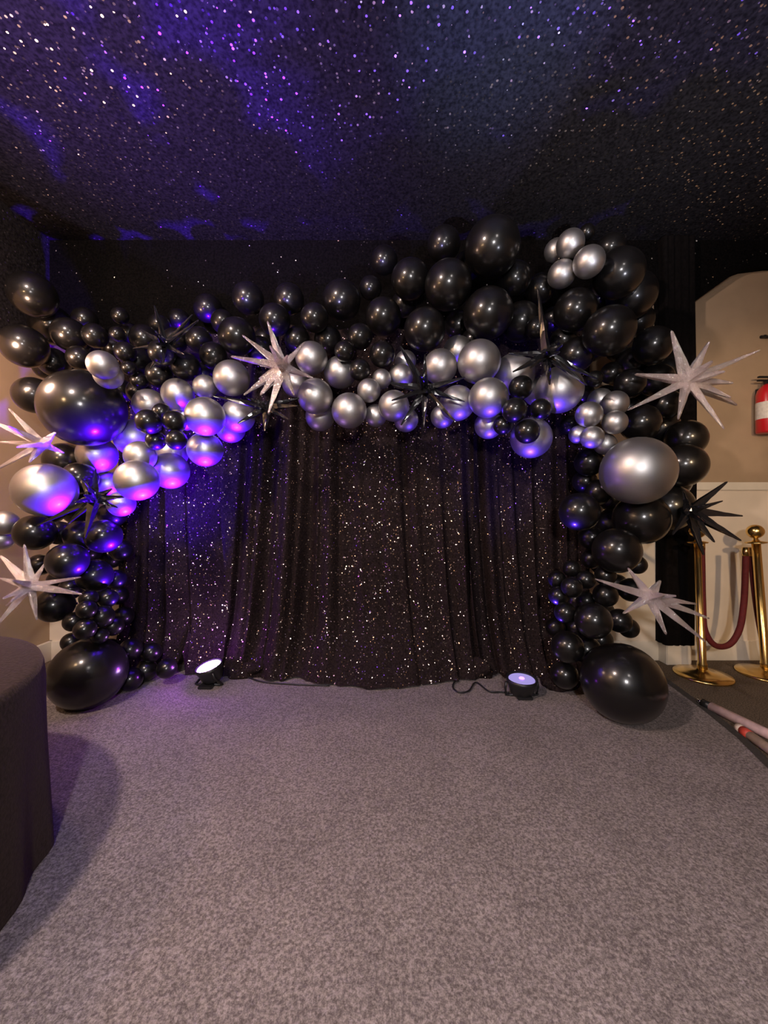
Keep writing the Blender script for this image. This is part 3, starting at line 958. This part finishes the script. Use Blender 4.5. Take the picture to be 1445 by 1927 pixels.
# ------------------------------------------------------------------ draped table at the left
TC, TR, TH = Vector((-1.99, 1.043, 0)), 0.80, 0.72
table = thing('round_table', 'round table under a dark brown cloth at the left edge', 'table', TC)
rg = random.Random(8)
bm = bmesh.new()
seg = 160
prof = [(0.0, TH), (TR * 0.6, TH), (TR - 0.02, TH), (TR - 0.004, TH - 0.006), (TR + 0.004, TH - 0.03)]
rings = []
for r, z in prof[1:]:
    rings.append([bm.verts.new((r * math.cos(2 * math.pi * k / seg), r * math.sin(2 * math.pi * k / seg), z)) for k in range(seg)])
ctr = bm.verts.new((0, 0, TH))
for j in range(1, 13):
    v = j / 12
    ring = []
    for k in range(seg):
        a = 2 * math.pi * k / seg
        fold = math.sin(a * 13 + 0.7) * 0.5 + 0.35 * math.sin(a * 21 + 2.0) + 0.3 * math.sin(a * 7)
        r = TR + 0.01 + v * 0.012 + v ** 1.2 * 0.034 * fold
        ring.append(bm.verts.new((r * math.cos(a), r * math.sin(a), (TH - 0.03) * (1 - v) + 0.018 * v)))
    rings.append(ring)
for k in range(seg):
    bm.faces.new((ctr, rings[0][k], rings[0][(k + 1) % seg]))
for a, b in zip(rings, rings[1:]):
    for k in range(seg):
        l = (k + 1) % seg
        bm.faces.new((a[k], a[l], b[l], b[k]))
tag(obj('tablecloth', bm_mesh('tablecloth', bm, M_TABLE, True), None, TC),
    'dark brown cloth hanging to the floor over the round table', 'tablecloth')
obj('tabletop', lathe_mesh('tabletop', [(0, TH - 0.03), (TR - 0.03, TH - 0.03), (TR - 0.03, TH - 0.008), (0, TH - 0.008)], M_BEIGE, 48), table)
for k in range(4):
    a = math.pi / 4 + k * math.pi / 2
    obj('leg', tube_mesh('table_leg', [(0.5 * math.cos(a), 0.5 * math.sin(a), 0.014), (0.5 * math.cos(a), 0.5 * math.sin(a), TH - 0.03)], 0.018, M_DARKP), table)

# ------------------------------------------------------------------ brass stanchions and velvet rope
def stanchion(label, x, y, lean):
    root = thing('rope_stanchion', label, 'stanchion', (x, y, 0), 'brass rope stanchions by the wall')
    obj('base', lathe_mesh('stanchion_base', [(0, 0.0), (0.19, 0.0), (0.195, 0.008), (0.19, 0.018), (0.12, 0.032), (0.05, 0.045), (0.035, 0.06), (0, 0.06)], M_BRASS, 48), root)
    sh = Matrix.Rotation(lean, 4, 'Y')
    obj('pole', lathe_mesh('stanchion_pole', [(0, 0.05), (0.034, 0.05), (0.034, 0.10), (0.029, 0.11), (0.029, 1.05), (0, 1.05)], M_BRASS, 20, sh), root)
    col = obj('collar', lathe_mesh('stanchion_collar', [(0, 1.05), (0.03, 1.05), (0.068, 1.056), (0.07, 1.064), (0.03, 1.072), (0.016, 1.085), (0.016, 1.10), (0, 1.10)], M_BRASS, 28, sh), root)
    obj('ball', lathe_mesh('stanchion_ball', [(0.058 * math.sin(math.pi * k / 14), 1.148 - 0.055 * math.cos(math.pi * k / 14)) for k in range(15)], M_BRASS, 24, sh), root)
    return root


S1 = on_floor(1322, 1272)
S2 = on_floor(1442, 1270)
stanchion('brass rope stanchion nearer the balloons, its ball behind the black star', S1.x, S1.y, math.radians(-2.2))
stanchion('brass rope stanchion at the right frame edge with a shiny ball', S2.x, S2.y, math.radians(-4.5))
rope = thing('velvet_rope', 'red velvet rope sagging between the two brass stanchions', 'rope', (0, 0, 0))
yr = (S1.y + S2.y) / 2 - 0.02
pts = spline([at(1320, 1034, yr), at(1321, 1075, yr), at(1322, 1130, yr), at(1326, 1185, yr), at(1345, 1214, yr), at(1372, 1213, yr), at(1391, 1185, yr),
              at(1399, 1140, yr), at(1402, 1090, yr), at(1403, 1046, yr)], 6)
obj('cord', tube_mesh('rope_cord', pts, 0.022, M_VELVET, 12), rope)
for a, b in ((pts[-1], at(1403, 1030, yr)), (pts[0], at(1320, 1020, yr))):
    obj('end_cap', tube_mesh('rope_end', [a, b], 0.024, M_BRASS, 12), rope)['label'] = 'brass rope end'
rope2 = thing('velvet_rope', 'second red velvet rope hanging loose behind the right stanchion', 'rope', (0, 0, 0))
y2 = S2.y + 0.06
pts = spline([at(1414, 1046, y2), at(1418, 1100, y2), at(1426, 1160, y2), at(1436, 1215, y2), at(1440, 1232, y2)], 6)
obj('cord', tube_mesh('rope_cord', pts, 0.020, M_VELVET, 12), rope2)
for a, b in ((pts[0], at(1413, 1030, y2)), (pts[-1], at(1443, 1244, y2))):
    obj('end_cap', tube_mesh('rope_end', [a, b], 0.022, M_BRASS, 12), rope2)['label'] = 'brass rope end'

# ------------------------------------------------------------------ fire extinguisher on the wall
ex = at(1444, 815, YB - 0.09)
ext = thing('fire_extinguisher', 'red fire extinguisher with a white label on the tan wall', 'extinguisher', (ex.x, ex.y, ex.z))
obj('cylinder', lathe_mesh('extinguisher_body', [(0, 0), (0.068, 0.0), (0.076, 0.012), (0.076, 0.33), (0.066, 0.37), (0.04, 0.405), (0.024, 0.42), (0, 0.42)], M_RED, 32), ext)
obj('label_band', lathe_mesh('extinguisher_label', [(0.0772, 0.118), (0.0772, 0.262)], M_WHITE, 32), ext)['label'] = 'white paper label band'
bm = bmesh.new()
add_box(bm, (-0.02, -0.02, 0.42), (0.02, 0.02, 0.455), 0.003)
add_box(bm, (-0.085, -0.012, 0.445), (0.03, 0.012, 0.458), 0.003)
add_box(bm, (-0.08, -0.012, 0.475), (0.035, 0.012, 0.488), 0.003)
add_box(bm, (0.012, -0.012, 0.452), (0.034, 0.012, 0.48), 0.003)
obj('handle', bm_mesh('extinguisher_handle', bm, M_DARKP), ext)
obj('gauge', lathe_mesh('extinguisher_gauge', [(0, 0), (0.016, 0), (0.016, 0.014), (0, 0.016)], M_CHROME, 16,
    Matrix.Translation((0, -0.02, 0.44)) @ Matrix.Rotation(math.radians(90), 4, 'X')), ext)
obj('bracket', box_mesh('extinguisher_bracket', (-0.02, 0.07, 0.2), (0.02, 0.088, 0.4), M_DARKP), ext)
hk = at(1438, 635, YB)
bm = bmesh.new()
add_box(bm, (-0.045, -0.02, -0.012), (0.06, 0.0, 0.012), 0.004)
add_box(bm, (-0.045, -0.05, -0.016), (-0.02, -0.02, 0.004), 0.004)
tag(obj('wall_bracket', bm_mesh('wall_bracket', bm, M_DARKP), None, hk), 'small black bracket on the tan wall above the extinguisher', 'bracket')

# ------------------------------------------------------------------ tubes lying at the carpet edge
a, b = on_floor(1338, 1330, 0.03), on_floor(1452, 1385, 0.03)
dirv = (b - a).normalized()
pole = thing('tent_pole', 'pink tube with a black and chrome tip on the floor by the carpet edge', 'pole', (a.x, a.y, 0))
o0 = Vector((a.x, a.y, 0))
Z = Vector((0, 0, 0.03))
dirv.z = 0
obj('shaft', tube_mesh('pole_shaft', [Z, Z + dirv * 0.9], 0.029, M_PINK, 14), pole)
obj('tip', tube_mesh('pole_tip', [Z - dirv * 0.055, Z], 0.027, M_DARKP, 14), pole)['label'] = 'black end plug'
obj('ferrule', tube_mesh('pole_ferrule', [Z - dirv * 0.085, Z - dirv * 0.055], 0.018, M_CHROME, 14), pole)['label'] = 'chrome end'
a, b = on_floor(1394, 1372, 0.03), on_floor(1450, 1412, 0.03)
d2 = (b - a).normalized(); d2.z = 0
pole2 = thing('tent_pole', 'beige tube with a red band lying beside the pink tube', 'pole', (a.x, a.y, 0))
obj('shaft', tube_mesh('pole_shaft', [Z + d2 * 0.07, Z + d2 * 0.8], 0.026, M_BEIGE, 14), pole2)
obj('band', tube_mesh('pole_band', [Z + d2 * 0.015, Z + d2 * 0.07], 0.0265, M_REDBAND, 14), pole2)['label'] = 'red band'
obj('tip', tube_mesh('pole_tip', [Z - d2 * 0.02, Z + d2 * 0.015], 0.025, M_BEIGE, 14), pole2)
